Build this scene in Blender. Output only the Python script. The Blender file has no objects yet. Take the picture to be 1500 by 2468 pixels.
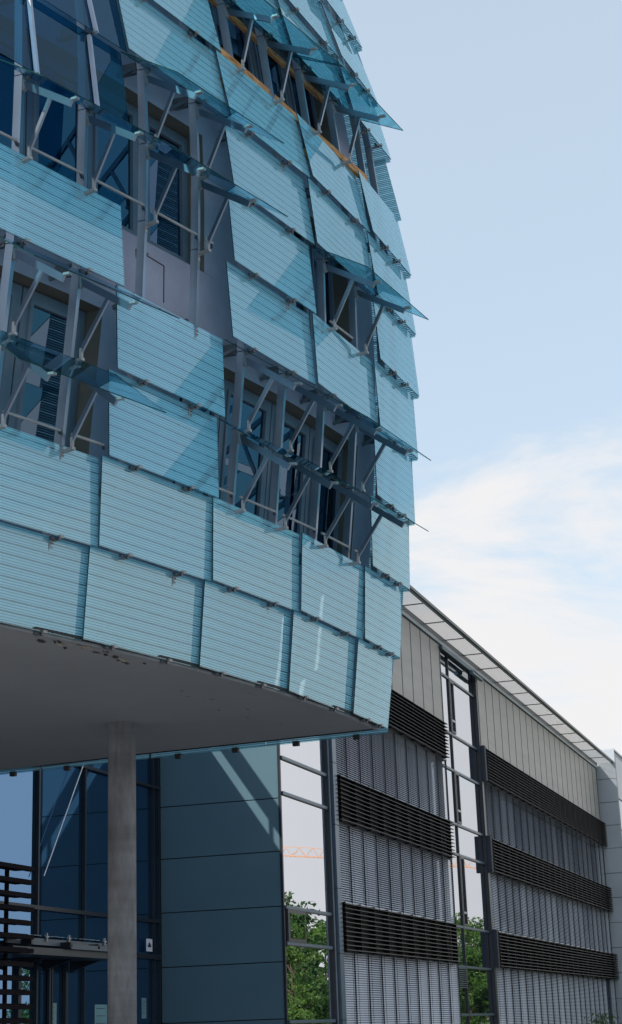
import bpy, math, random
from mathutils import Vector, Matrix
random.seed(7)
sc = bpy.context.scene
# ------------------------------------------------------------------ camera
PITCH, ROLL, YAW = .302485581, -.0368265798, -1.25428361
FPX, CX, CY = 3994.12, 750.0, 1234.0
fw = Vector((0, math.cos(PITCH), math.sin(PITCH))); rt = Vector((1, 0, 0)); up = rt.cross(fw)
r2 = rt*math.cos(ROLL) + up*math.sin(ROLL); u2 = -rt*math.sin(ROLL) + up*math.cos(ROLL)
RC = Matrix.Rotation(YAW, 3, 'Z') @ Matrix((r2, u2, -fw)).transposed()
EYE = Vector((0, 0, 1.6))
cam = bpy.data.cameras.new('camera'); camo = bpy.data.objects.new('camera', cam)
sc.collection.objects.link(camo); sc.camera = camo
camo.matrix_world = Matrix.Translation(EYE) @ RC.to_4x4()
cam.sensor_fit = 'VERTICAL'; cam.sensor_height = 24; cam.sensor_width = 24
cam.lens = FPX/2468*24; cam.clip_start = .1; cam.clip_end = 5000
# ------------------------------------------------------------------ world, sun, exposure
SUN = Vector((-.72, .52, .76)).normalized()
w = bpy.data.worlds.new('World'); sc.world = w; w.use_nodes = True
nt = w.node_tree; nt.nodes.clear(); N = nt.nodes; L = nt.links
out = N.new('ShaderNodeOutputWorld'); bg = N.new('ShaderNodeBackground'); L.new(bg.outputs[0], out.inputs[0])
sky = N.new('ShaderNodeTexSky'); sky.sky_type = 'NISHITA'; sky.sun_disc = False
sky.sun_elevation = math.asin(SUN.z); sky.sun_rotation = math.atan2(SUN.x, SUN.y)
sky.air_density = 1.3; sky.dust_density = 1.0; sky.ozone_density = 2.0
tc = N.new('ShaderNodeTexCoord'); sep = N.new('ShaderNodeSeparateXYZ'); L.new(tc.outputs['Generated'], sep.inputs[0])
mp = N.new('ShaderNodeMapping'); mp.inputs['Scale'].default_value = (1.6, 3.4, 11.0); mp.inputs['Rotation'].default_value = (.35, -.25, .3)
L.new(tc.outputs['Generated'], mp.inputs[0])
nz = N.new('ShaderNodeTexNoise'); nz.inputs['Scale'].default_value = 1.6; nz.inputs['Detail'].default_value = 9; nz.inputs['Roughness'].default_value = .60
nz.inputs['Distortion'].default_value = .5
L.new(mp.outputs[0], nz.inputs['Vector'])
def wmath(op, a, b, c=None, clamp=False):
    m = N.new('ShaderNodeMath'); m.operation = op; m.use_clamp = clamp
    for i, v in enumerate((a, b, c)):
        if v is None: continue
        if isinstance(v, (int, float)): m.inputs[i].default_value = v
        else: L.new(v, m.inputs[i])
    return m.outputs[0]
mr = N.new('ShaderNodeMapRange'); mr.inputs['From Min'].default_value = .42; mr.inputs['From Max'].default_value = .16
mr.inputs['To Min'].default_value = -.24; mr.inputs['To Max'].default_value = .32; L.new(sep.outputs['Z'], mr.inputs['Value'])
cl = wmath('ADD', nz.outputs[0], mr.outputs[0])
rp = N.new('ShaderNodeMapRange'); rp.inputs['From Min'].default_value = .44; rp.inputs['From Max'].default_value = .74
rp.interpolation_type = 'SMOOTHSTEP'; L.new(cl, rp.inputs['Value'])
mx = N.new('ShaderNodeMix'); mx.data_type = 'RGBA'; L.new(rp.outputs[0], mx.inputs['Factor'])
veil = N.new('ShaderNodeMix'); veil.data_type = 'RGBA'; veil.inputs['Factor'].default_value = .5
L.new(sky.outputs[0], veil.inputs['A']); veil.inputs['B'].default_value = (5.9, 6.8, 7.5, 1)
L.new(veil.outputs['Result'], mx.inputs['A']); mx.inputs['B'].default_value = (6.0, 5.95, 6.0, 1)
L.new(mx.outputs['Result'], bg.inputs[0]); bg.inputs[1].default_value = .15
sl = bpy.data.lights.new('sun', 'SUN'); sl.energy = 5.0; sl.angle = math.radians(.53); sl.color = (1, .95, .87)
so = bpy.data.objects.new('sun', sl); sc.collection.objects.link(so)
so.rotation_euler = SUN.to_track_quat('Z', 'Y').to_euler(); so.location = SUN*60
sc.view_settings.view_transform = 'Standard'; sc.view_settings.look = 'None'; sc.view_settings.gamma = 1
sc.view_settings.exposure = 0.0
sc.cycles.max_bounces = 10; sc.cycles.glossy_bounces = 6; sc.cycles.transparent_max_bounces = 40
sc.cycles.transmission_bounces = 8; sc.cycles.diffuse_bounces = 4; sc.cycles.sample_clamp_indirect = 6
sc.cycles.use_denoising = True
# ------------------------------------------------------------------ materials
MATS = {}
def mat(name):
    m = bpy.data.materials.new(name); m.use_nodes = True; MATS[name] = m
    n = m.node_tree.nodes; b = n['Principled BSDF']; return m, n, m.node_tree.links, b
def noise(n, l, scale, detail=6, coord='Object', sc3=(1, 1, 1), rough=.55):
    t = n.new('ShaderNodeTexCoord'); mp_ = n.new('ShaderNodeMapping'); mp_.inputs['Scale'].default_value = sc3
    z = n.new('ShaderNodeTexNoise'); z.inputs['Scale'].default_value = scale; z.inputs['Detail'].default_value = detail
    z.inputs['Roughness'].default_value = rough
    l.new(t.outputs[coord], mp_.inputs[0]); l.new(mp_.outputs[0], z.inputs['Vector']); return z.outputs[0]
def ramp(n, l, src, stops):
    r = n.new('ShaderNodeValToRGB'); l.new(src, r.inputs[0]); e = r.color_ramp.elements
    while len(e) < len(stops): e.new(.5)
    for i, (p, c) in enumerate(stops): e[i].position = p; e[i].color = (*c, 1)
    return r.outputs[0]
def plain(name, col, rough=.5, metal=0, var=.12, scale=3.0, bump=0, spec=.5, sc3=(1, 1, 1)):
    m, n, l, b = mat(name)
    z = noise(n, l, scale, sc3=sc3)
    c = ramp(n, l, z, [(.3, tuple(x*(1-var) for x in col)), (.7, tuple(min(1, x*(1+var)) for x in col))])
    l.new(c, b.inputs['Base Color']); b.inputs['Roughness'].default_value = rough
    b.inputs['Metallic'].default_value = metal; b.inputs['Specular IOR Level'].default_value = spec
    if bump:
        bp = n.new('ShaderNodeBump'); bp.inputs['Strength'].default_value = bump; bp.inputs['Distance'].default_value = .02
        z2 = noise(n, l, scale*18); l.new(z2, bp.inputs['Height']); l.new(bp.outputs[0], b.inputs['Normal'])
    return m
plain('steel', (.27, .33, .40), .32, .85, .10, 2.0)
plain('steel_dark', (.10, .12, .14), .45, .3, .10)
plain('alu', (.36, .36, .36), .5, .25, .15, 6)
plain('clip_metal', (.30, .29, .28), .45, .3)
plain('bolt', (.03, .03, .035), .5, .2)
plain('render_wall', (.32, .34, .43), .9, 0, .14, 1.3, .35)
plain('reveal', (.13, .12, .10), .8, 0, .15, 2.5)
plain('window_frame', (.13, .17, .22), .45, .2, .08)
plain('dark_frame', (.022, .028, .036), .35, .2)
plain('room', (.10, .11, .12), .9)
plain('blind_in', (.26, .28, .28), .6)
plain('louvre', (.021, .015, .013), .5, 0, .35, 4, 0, .3, (.15, 1, 1))
plain('louvre_back', (.06, .052, .046), .55, 0, .15, 1.2)
plain('blind', (.64, .66, .71), .4, .1, .10, .7)
plain('cord', (.03, .03, .04), .6)
plain('fascia', (.055, .07, .085), .35, .4)
plain('fascia_light', (.30, .35, .38), .3, .5)
plain('pilaster', (.10, .15, .20), .35, .4, .08)
plain('navy', (.016, .024, .038), .6, 0, .1)
plain('rail', (.36, .42, .52), .5)
plain('screen_black', (.010, .008, .010), .9, 0, .2, 4, 0, .1)
plain('rubber', (.02, .02, .022), .7)
plain('sign_white', (.72, .72, .78), .5); plain('sign_black', (.02, .02, .03), .5); plain('notice', (.16, .30, .32), .5)
plain('bark', (.10, .075, .05), .9, 0, .3, 6, .6)
plain('grass', (.07, .11, .03), .95, 0, .35, .6)
plain('paving', (.20, .21, .23), .9, 0, .18, .5, .2)
plain('red_lattice', (.82, .40, .22), .5)
plain('pole_white', (.82, .82, .82), .35)
plain('roof_grey', (.2, .2, .2), .9)
# concrete of the column: board marks, blotches, darker stains in horizontal rings, pores
m, n, l, b = mat('concrete')
z1 = noise(n, l, 1.4, 8, sc3=(1, 1, .55)); z2 = noise(n, l, 14, 4, sc3=(1, 1, .25))
c1 = ramp(n, l, z1, [(.30, (.17, .172, .175)), (.50, (.24, .243, .25)), (.72, (.33, .335, .34))])
c2 = ramp(n, l, z2, [(.35, (.78, .78, .78)), (.6, (1, 1, 1))])
mm = n.new('ShaderNodeMix'); mm.data_type = 'RGBA'; mm.blend_type = 'MULTIPLY'; mm.inputs['Factor'].default_value = 1
m3 = n.new('ShaderNodeMix'); m3.data_type = 'RGBA'; m3.blend_type = 'MULTIPLY'; m3.inputs['Factor'].default_value = 1
z3 = noise(n, l, 2.2, 5, sc3=(.02, .02, 1.0)); l.new(ramp(n, l, z3, [(.38, (.78, .76, .74)), (.55, (1, 1, 1))]), m3.inputs['B'])
l.new(c1, mm.inputs['A']); l.new(c2, mm.inputs['B']); l.new(mm.outputs['Result'], m3.inputs['A']); l.new(m3.outputs['Result'], b.inputs['Base Color']); b.inputs['Roughness'].default_value = .82
bp = n.new('ShaderNodeBump'); bp.inputs['Strength'].default_value = .35; bp.inputs['Distance'].default_value = .01
l.new(noise(n, l, 60, 3), bp.inputs['Height']); l.new(bp.outputs[0], b.inputs['Normal'])
# painted soffit plaster with scuffs
m, n, l, b = mat('soffit_paint')
z1 = noise(n, l, .35, 8); z2 = noise(n, l, 5, 10, sc3=(.4, 1.6, 1), rough=.7)
c1 = ramp(n, l, z1, [(.3, (.27, .262, .25)), (.7, (.33, .32, .308))])
c2 = ramp(n, l, z2, [(.27, (.45, .42, .40)), (.33, (1, 1, 1))])
mm = n.new('ShaderNodeMix'); mm.data_type = 'RGBA'; mm.blend_type = 'MULTIPLY'; mm.inputs['Factor'].default_value = 1
l.new(c1, mm.inputs['A']); l.new(c2, mm.inputs['B']); l.new(mm.outputs['Result'], b.inputs['Base Color']); b.inputs['Roughness'].default_value = .85
plain('flake', (.42, .36, .26), .9); plain('flake_dark', (.05, .045, .04), .95)
# wood
m, n, l, b = mat('wood')
z = noise(n, l, 3.5, 8, sc3=(.5, 7, 7)); c = ramp(n, l, z, [(.3, (.20, .08, .025)), (.5, (.50, .24, .085)), (.75, (.72, .44, .20))])
l.new(c, b.inputs['Base Color']); b.inputs['Roughness'].default_value = .75
# beige cladding panels
m, n, l, b = mat('beige')
z = noise(n, l, 1.1, 7, sc3=(.35, 1, 2.4)); c = ramp(n, l, z, [(.3, (.255, .238, .212)), (.7, (.325, .305, .275))])
l.new(c, b.inputs['Base Color']); b.inputs['Roughness'].default_value = .38
# glass helpers ---------------------------------------------------------
def glassy(name, tint, gloss_col, ior, rough=0.0, body=None, bodyfac=0, gain=1.0, wav=0.0, wscale=.6):
    m, n, l, b = mat(name); n.remove(b); o = n['Material Output']
    tr = n.new('ShaderNodeBsdfTransparent'); tr.inputs[0].default_value = (*tint, 1)
    under = tr.outputs[0]
    if body:
        d = n.new('ShaderNodeBsdfDiffuse'); d.inputs[0].default_value = (*body, 1)
        mx1 = n.new('ShaderNodeMixShader'); mx1.inputs[0].default_value = bodyfac
        l.new(under, mx1.inputs[1]); l.new(d.outputs[0], mx1.inputs[2]); under = mx1.outputs[0]
    g = n.new('ShaderNodeBsdfGlossy'); g.inputs[0].default_value = (*gloss_col, 1); g.inputs['Roughness'].default_value = rough
    f = n.new('ShaderNodeFresnel'); f.inputs[0].default_value = ior
    if wav:
        bp_ = n.new('ShaderNodeBump'); bp_.inputs['Strength'].default_value = wav; bp_.inputs['Distance'].default_value = .05
        l.new(noise(n, l, wscale, 1), bp_.inputs['Height']); l.new(bp_.outputs[0], g.inputs['Normal'])
    k = n.new('ShaderNodeMath'); k.operation = 'MULTIPLY'; k.use_clamp = True; k.inputs[1].default_value = gain; l.new(f.outputs[0], k.inputs[0])
    ge = n.new('ShaderNodeNewGeometry'); iv = n.new('ShaderNodeMath'); iv.operation = 'SUBTRACT'; iv.inputs[0].default_value = 1; l.new(ge.outputs['Backfacing'], iv.inputs[1])
    k2 = n.new('ShaderNodeMath'); k2.operation = 'MULTIPLY'; l.new(k.outputs[0], k2.inputs[0]); l.new(iv.outputs[0], k2.inputs[1]); k = k2
    mxs = n.new('ShaderNodeMixShader'); l.new(k.outputs[0], mxs.inputs[0]); l.new(under, mxs.inputs[1]); l.new(g.outputs[0], mxs.inputs[2])
    l.new(mxs.outputs[0], o.inputs[0]); return m
glassy('glass_tinted', (.24, .52, .66), (.5, .8, 1.0), 1.6)
glassy('glass_clear', (.50, .78, .85), (.66, .88, 1.0), 1.6)
glassy('glass_edge', (.05, .12, .12), (.3, .5, .5), 1.5, .2, (.012, .05, .05), .9)
glassy('glass_window', (.14, .20, .28), (.42, .62, .88), 2.5, 0, None, 0, 1.0)
glassy('glass_dark', (.08, .09, .11), (.6, .7, .85), 1.8)
glassy('glass_hall', (.10, .15, .19), (.33, .60, 1.0), 5.0, 0, (.014, .040, .058), .5, 1.0, .02, .6)
glassy('glass_office', (.10, .12, .14), (.90, .94, 1.0), 11.0, 0, (.02, .03, .05), .5, 1.25, .030, .7)
# blue-green back-painted glass of the entrance block
m, n, l, b = mat('blue_panel')
z = noise(n, l, .5, 4); c = ramp(n, l, z, [(.3, (.088, .160, .200)), (.7, (.102, .182, .220))])
l.new(c, b.inputs['Base Color']); b.inputs['Roughness'].default_value = .34; b.inputs['Specular IOR Level'].default_value = .35
m, n, l, b = mat('tower_panel')
z = noise(n, l, .4, 3); c = ramp(n, l, z, [(.3, (.40, .44, .48)), (.7, (.46, .50, .54))])
l.new(c, b.inputs['Base Color']); b.inputs['Roughness'].default_value = .3; b.inputs['Specular IOR Level'].default_value = .5
# fritted glass: printed stripes run along the panel (uv v = metres up, u = metres along)
m, n, l, b = mat('glass_frit'); n.remove(b); o = n['Material Output']
uv = n.new('ShaderNodeUVMap'); sx = n.new('ShaderNodeSeparateXYZ'); l.new(uv.outputs[0], sx.inputs[0])
def M_(op, a, b_=None, clamp=False):
    k = n.new('ShaderNodeMath'); k.operation = op; k.use_clamp = clamp
    for i, v in enumerate((a, b_)):
        if v is None: continue
        if isinstance(v, (int, float)): k.inputs[i].default_value = v
        else: l.new(v, k.inputs[i])
    return k.outputs[0]
fr = M_('FRACT', M_('MULTIPLY', sx.outputs['Y'], 31.0)); fine = M_('GREATER_THAN', fr, .40)
fr2 = M_('FRACT', M_('MULTIPLY', sx.outputs['Y'], 31.0/4)); wide = M_('GREATER_THAN', fr2, .15)
cov = M_('MULTIPLY', M_('ADD', M_('MULTIPLY', fine, .42), .56), M_('ADD', M_('MULTIPLY', wide, .70), .30))
edge = M_('GREATER_THAN', sx.outputs['Y'], .012)
dif = n.new('ShaderNodeBsdfDiffuse'); oi = n.new('ShaderNodeObjectInfo'); rr_ = n.new('ShaderNodeValToRGB'); l.new(oi.outputs['Random'], rr_.inputs[0])
rr_.color_ramp.elements[0].color = (.33, .79, .98, 1); rr_.color_ramp.elements[1].color = (.43, .87, 1.0, 1); l.new(rr_.outputs[0], dif.inputs[0])
trl = n.new('ShaderNodeBsdfTranslucent'); trl.inputs[0].default_value = (.50, .82, .95, 1)
fm = n.new('ShaderNodeMixShader'); fm.inputs[0].default_value = .45; l.new(dif.outputs[0], fm.inputs[1]); l.new(trl.outputs[0], fm.inputs[2])
trn = n.new('ShaderNodeBsdfTransparent'); trn.inputs[0].default_value = (.50, .78, .86, 1)
um = n.new('ShaderNodeMixShader'); l.new(cov, um.inputs[0]); l.new(trn.outputs[0], um.inputs[1]); l.new(fm.outputs[0], um.inputs[2])
gl = n.new('ShaderNodeBsdfGlossy'); gl.inputs[0].default_value = (.76, .96, 1, 1); gl.inputs['Roughness'].default_value = .0
fn = n.new('ShaderNodeFresnel'); fn.inputs[0].default_value = 2.2
bpg = n.new('ShaderNodeBump'); bpg.inputs['Strength'].default_value = .015; bpg.inputs['Distance'].default_value = .05; l.new(noise(n, l, .9, 1), bpg.inputs['Height']); l.new(bpg.outputs[0], gl.inputs['Normal'])
ge = n.new('ShaderNodeNewGeometry'); om = n.new('ShaderNodeMixShader'); l.new(M_('MULTIPLY', fn.outputs[0], M_('SUBTRACT', 1.0, ge.outputs['Backfacing'])), om.inputs[0]); l.new(um.outputs[0], om.inputs[1]); l.new(gl.outputs[0], om.inputs[2])
l.new(om.outputs[0], o.inputs[0])
# inner face of the same sheet: the print seen from behind is dull, and leaving rays pass straight through
m, n, l, b = mat('glass_frit_back'); n.remove(b); o = n['Material Output']
uv = n.new('ShaderNodeUVMap'); sx = n.new('ShaderNodeSeparateXYZ'); l.new(uv.outputs[0], sx.inputs[0])
fine = M_('GREATER_THAN', M_('FRACT', M_('MULTIPLY', sx.outputs['Y'], 31.0)), .40)
ge = n.new('ShaderNodeNewGeometry'); fac = M_('MULTIPLY', M_('MULTIPLY', fine, .75), M_('SUBTRACT', 1.0, ge.outputs['Backfacing']))
trn = n.new('ShaderNodeBsdfTransparent'); trn.inputs[0].default_value = (.80, .93, .97, 1)
dk = n.new('ShaderNodeBsdfDiffuse'); dk.inputs[0].default_value = (.10, .19, .24, 1)
um = n.new('ShaderNodeMixShader'); l.new(fac, um.inputs[0]); l.new(trn.outputs[0], um.inputs[1]); l.new(dk.outputs[0], um.inputs[2]); l.new(um.outputs[0], o.inputs[0])
# perforated eave sheet: round holes let the sky and sun through
m, n, l, b = mat('perforated'); b.inputs['Base Color'].default_value = (.62, .60, .58, 1); b.inputs['Roughness'].default_value = .5; o = n['Material Output']
t = n.new('ShaderNodeTexCoord'); vo = n.new('ShaderNodeTexVoronoi'); vo.voronoi_dimensions = '2D'; vo.inputs['Scale'].default_value = 16; vo.inputs['Randomness'].default_value = 0
l.new(t.outputs['Object'], vo.inputs['Vector'])
k = n.new('ShaderNodeMath'); k.operation = 'LESS_THAN'; k.inputs[1].default_value = .43; l.new(vo.outputs['Distance'], k.inputs[0])
tr = n.new('ShaderNodeBsdfTransparent'); tl = n.new('ShaderNodeBsdfTranslucent'); tl.inputs[0].default_value = (.6, .58, .56, 1)
a1 = n.new('ShaderNodeMixShader'); a1.inputs[0].default_value = .3; l.new(b.outputs[0], a1.inputs[1]); l.new(tl.outputs[0], a1.inputs[2])
a2 = n.new('ShaderNodeMixShader'); l.new(k.outputs[0], a2.inputs[0]); l.new(a1.outputs[0], a2.inputs[1]); l.new(tr.outputs[0], a2.inputs[2])
l.new(a2.outputs[0], o.inputs[0])
# leaves
def leafmat(name, c1, c2):
    m, n, l, b = mat(name); z = noise(n, l, 1.1, 3)
    c = ramp(n, l, z, [(.35, c1), (.65, c2)]); o = n['Material Output']
    l.new(c, b.inputs['Base Color']); b.inputs['Roughness'].default_value = .55
    tl = n.new('ShaderNodeBsdfTranslucent'); l.new(c, tl.inputs[0]); a = n.new('ShaderNodeMixShader'); a.inputs[0].default_value = .45
    l.new(b.outputs[0], a.inputs[1]); l.new(tl.outputs[0], a.inputs[2]); l.new(a.outputs[0], o.inputs[0])
leafmat('leaf_a', (.04, .10, .02), (.12, .24, .035)); leafmat('leaf_b', (.055, .13, .022), (.18, .30, .05)); leafmat('leaf_c', (.035, .085, .022), (.09, .19, .035))
# ------------------------------------------------------------------ helpers
COL = sc.collection
class MB:
    def __init__(s): s.v = []; s.f = []; s.m = []; s.mats = []; s.uv = {}
    def mi(s, m):
        if m not in s.mats: s.mats.append(m)
        return s.mats.index(m)
    def add(s, vs, fs, m, uvs=None):
        k = len(s.v); s.v += [tuple(p) for p in vs]; i = s.mi(m)
        for q, f in enumerate(fs):
            if uvs and uvs[q]: s.uv[len(s.f)] = uvs[q]
            s.f.append(tuple(k+a for a in f)); s.m.append(i)
    def hexa(s, p, m):   # p: 8 points, bottom 4 (ccw) then top 4
        s.add(p, [(3, 2, 1, 0), (4, 5, 6, 7), (0, 1, 5, 4), (1, 2, 6, 5), (2, 3, 7, 6), (3, 0, 4, 7)], m)
    def box(s, x0, x1, y0, y1, z0, z1, m):
        s.hexa([(x0, y0, z0), (x1, y0, z0), (x1, y1, z0), (x0, y1, z0), (x0, y0, z1), (x1, y0, z1), (x1, y1, z1), (x0, y1, z1)], m)
    def bar(s, p, q, w, h, m, upv=(0, 0, 1)):
        p = Vector(p); q = Vector(q); d = (q-p).normalized(); a = d.cross(Vector(upv))
        if a.length < 1e-4: a = d.cross(Vector((1, 0, 0)))
        a.normalize(); c = a.cross(d).normalized(); a = a*w/2; c = c*h/2
        s.hexa([p-a-c, p+a-c, q+a-c, q-a-c, p-a+c, p+a+c, q+a+c, q-a+c], m)
    def tube(s, pts, r, m, k=8, closed=True):
        pts = [Vector(p) for p in pts]; rr = r if isinstance(r, (list, tuple)) else [r]*len(pts)
        rings = []
        for i, p in enumerate(pts):
            d = (pts[min(i+1, len(pts)-1)]-pts[max(i-1, 0)]).normalized()
            a = d.cross(Vector((0, 0, 1))); a = a if a.length > 1e-3 else d.cross(Vector((1, 0, 0))); a.normalize(); b = a.cross(d)
            rings.append([p+(a*math.cos(t*6.28318/k)+b*math.sin(t*6.28318/k))*rr[i] for t in range(k)])
        vs = [v for g in rings for v in g]; fs = []
        for i in range(len(rings)-1):
            for j in range(k):
                a_, b_ = i*k+j, i*k+(j+1) % k; fs.append((a_, b_, b_+k, a_+k))
        if closed: fs += [tuple(range(k-1, -1, -1)), tuple(range(len(vs)-k, len(vs)))]
        s.add(vs, fs, m)
    def build(s, name, parent=None, smooth=False):
        me = bpy.data.meshes.new(name); me.from_pydata(s.v, [], s.f)
        for mm_ in s.mats: me.materials.append(MATS[mm_])
        for i, p in enumerate(me.polygons): p.material_index = s.m[i]; p.use_smooth = smooth
        if s.uv:
            ul = me.uv_layers.new(name='UVMap')
            for i, p in enumerate(me.polygons):
                if i in s.uv:
                    for q, li in enumerate(p.loop_indices): ul.data[li].uv = s.uv[i][q]
        me.update(); o = bpy.data.objects.new(name, me); COL.objects.link(o)
        if parent: o.parent = parent; o.matrix_parent_inverse = Matrix.Translation(parent_world(parent)).inverted()
        return o
def parent_world(p):
    v = Vector(p.location); 
    while p.parent: 
        v = v + Vector(p.parent.location) - parent_world(p.parent) if False else v; break
    return v if not p.parent else Vector((0, 0, 0))
def tag(o, label=None, cat=None, group=None, kind=None):
    for k_, v in (('label', label), ('category', cat), ('group', group), ('kind', kind)):
        if v: o[k_] = v
    return o
def empty(name, loc, label, cat, group=None):
    o = bpy.data.objects.new(name, None); o.empty_display_size = .2; o.location = loc; COL.objects.link(o)
    return tag(o, label, cat, group)
def lerp(x, xs, ys):
    if x <= xs[0]: return ys[0] + (x-xs[0])*(ys[1]-ys[0])/(xs[1]-xs[0])
    for i in range(len(xs)-1):
        if x <= xs[i+1]: return ys[i]+(x-xs[i])*(ys[i+1]-ys[i])/(xs[i+1]-xs[i])
    return ys[-1]
# ------------------------------------------------------------------ ground
g = MB(); g.box(-1500, 1500, -1500, 1500, -.5, 0, 'paving'); tag(g.build('ground'), kind='structure')
g = MB(); g.box(64, 400, -200, 11, .004, .03, 'grass'); tag(g.build('lawn'), kind='structure')
# ------------------------------------------------------------------ GLASS BUILDING
bX = [13, 14.9, 16.98, 18.99, 21.02, 23.1, 24.6, 25.2]; bY = [10.05, 9.12, 8.36, 7.75, 7.28, 7.0, 6.92, 6.9]
O1 = [0, -.20, -.33, -.44, -.55, -.60, -.62, -.60, -.50, -.36, -.18, .04, .3, .6, 1.0, 1.4]
O2 = [0, -.24, -.43, -.56, -.66, -.72, -.73, -.70, -.60, -.49, -.33, -.13, .1, .4, .8, 1.2]
RI = list(range(16))
def S(X, z):
    r = (z-6)/1.1; k = min(1, max(0, (X-19)/5.6)); r = max(0, r)
    return lerp(X, bX, bY) + (1-k)*lerp(r, RI, O1) + k*lerp(r, RI, O2)
def P(X, z, d=0.0): return Vector((X, S(X, z)+d, z))
def nrm(X, z):
    f_ = (S(X+.3, z)-S(X-.3, z))/.6; return Vector((f_, -1, 0)).normalized()
GB = empty('glass_clad_building', (19, 9, 0), 'cantilevered building wrapped in curved pale blue striped glass panels', 'building')
ROOFZ = 22.0
XW = 24.15
FL = {1: (8.15, 10.25), 2: (11.45, 13.55), 3: (14.75, 16.85), 4: (18.05, 20.15)}
OPEN = {1: [(13.2, 17.2), (18.7, 23.4)], 2: [(13.2, 19.05), (21.3, 23.1)], 3: [(13.2, 16.5), (18.9, 23.4)], 4: [(13.2, 23.0)]}
wall = MB()
def wall_patch(x0, x1, z0, z1):
    nx = max(1, int(math.ceil((x1-x0)/.7))); nz_ = max(1, int(math.ceil((z1-z0)/.55)))
    vs = []; fs = []
    for j in range(nz_+1):
        for i in range(nx+1):
            vs.append(P(x0+(x1-x0)*i/nx, z0+(z1-z0)*j/nz_, .5))
    n0 = len(vs)
    vs += [Vector(v)+Vector((0, .34, 0)) for v in vs]
    W = nx+1
    for j in range(nz_):
        for i in range(nx):
            a = j*W+i; fs.append((a, a+1, a+1+W, a+W)); fs.append((n0+a+W, n0+a+1+W, n0+a+1, n0+a))
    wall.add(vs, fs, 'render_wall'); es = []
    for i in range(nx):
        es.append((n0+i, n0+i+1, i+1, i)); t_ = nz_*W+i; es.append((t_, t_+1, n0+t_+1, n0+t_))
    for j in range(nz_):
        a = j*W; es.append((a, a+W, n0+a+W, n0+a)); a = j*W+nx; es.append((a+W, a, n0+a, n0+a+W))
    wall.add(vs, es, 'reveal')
zs = 6.25
for k_ in (1, 2, 3, 4):
    z0, z1 = FL[k_]
    wall_patch(12.6, XW, zs, z0); x = 12.6
    for (a, b_) in OPEN[k_]: 
        wall_patch(x, a, z0, z1); x = b_
    wall_patch(x, XW, z0, z1); zs = z1
wall_patch(12.6, XW, zs, ROOFZ)
wall.build('outer_wall', GB)
# side, back and roof of the body
sd = MB()
def yw(z, d=.5): return S(XW, z)+d
zz = [6.25+i*(ROOFZ-6.25)/14 for i in range(15)]
vs = []; fs = []
for z in zz: vs += [(XW, yw(z), z), (XW, 19.5, z)]
for i in range(14): a = 2*i; fs.append((a, a+1, a+3, a+2))
sd.add(vs, fs, 'render_wall'); vs2 = [(12.6, S(12.6, z)+.5, z) if k_ == 0 else (12.6, 19.5, z) for z in zz for k_ in (0, 1)]
sd.add(vs2, [(2*i+1, 2*i, 2*i+2, 2*i+3) for i in range(14)], 'render_wall')
sd.add([(12.6, 19.5, 6.25), (XW, 19.5, 6.25), (XW, 19.5, ROOFZ), (12.6, 19.5, ROOFZ)], [(0, 1, 2, 3)], 'render_wall')
sd.build('side_wall', GB)
rf = MB(); xs_ = [12.6+i*(XW-12.6)/12 for i in range(13)]
vs = [(x, S(x, ROOFZ)+.4, ROOFZ) for x in xs_]+[(x, 19.6, ROOFZ) for x in xs_]+[(x, S(x, ROOFZ)+.4, ROOFZ+.3) for x in xs_]+[(x, 19.6, ROOFZ+.3) for x in xs_]
fs = [];
for i in range(12): fs += [(i, i+1, 14+i, 13+i), (26+i+1, 26+i, 39+i, 39+i+1), (i+1, i, 26+i, 27+i), (13+i, 14+i, 40+i, 39+i)]
rf.add(vs, fs, 'roof_grey'); rf.build('roof', GB)
# floors inside
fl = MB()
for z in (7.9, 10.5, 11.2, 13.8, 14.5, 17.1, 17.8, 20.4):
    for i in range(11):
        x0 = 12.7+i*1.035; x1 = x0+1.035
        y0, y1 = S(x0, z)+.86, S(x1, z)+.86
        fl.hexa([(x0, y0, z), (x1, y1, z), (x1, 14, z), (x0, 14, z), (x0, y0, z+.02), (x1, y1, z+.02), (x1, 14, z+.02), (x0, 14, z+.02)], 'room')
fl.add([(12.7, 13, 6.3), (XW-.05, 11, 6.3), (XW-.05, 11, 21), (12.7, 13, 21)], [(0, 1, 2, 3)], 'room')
fl.build('interior', GB)
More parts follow.
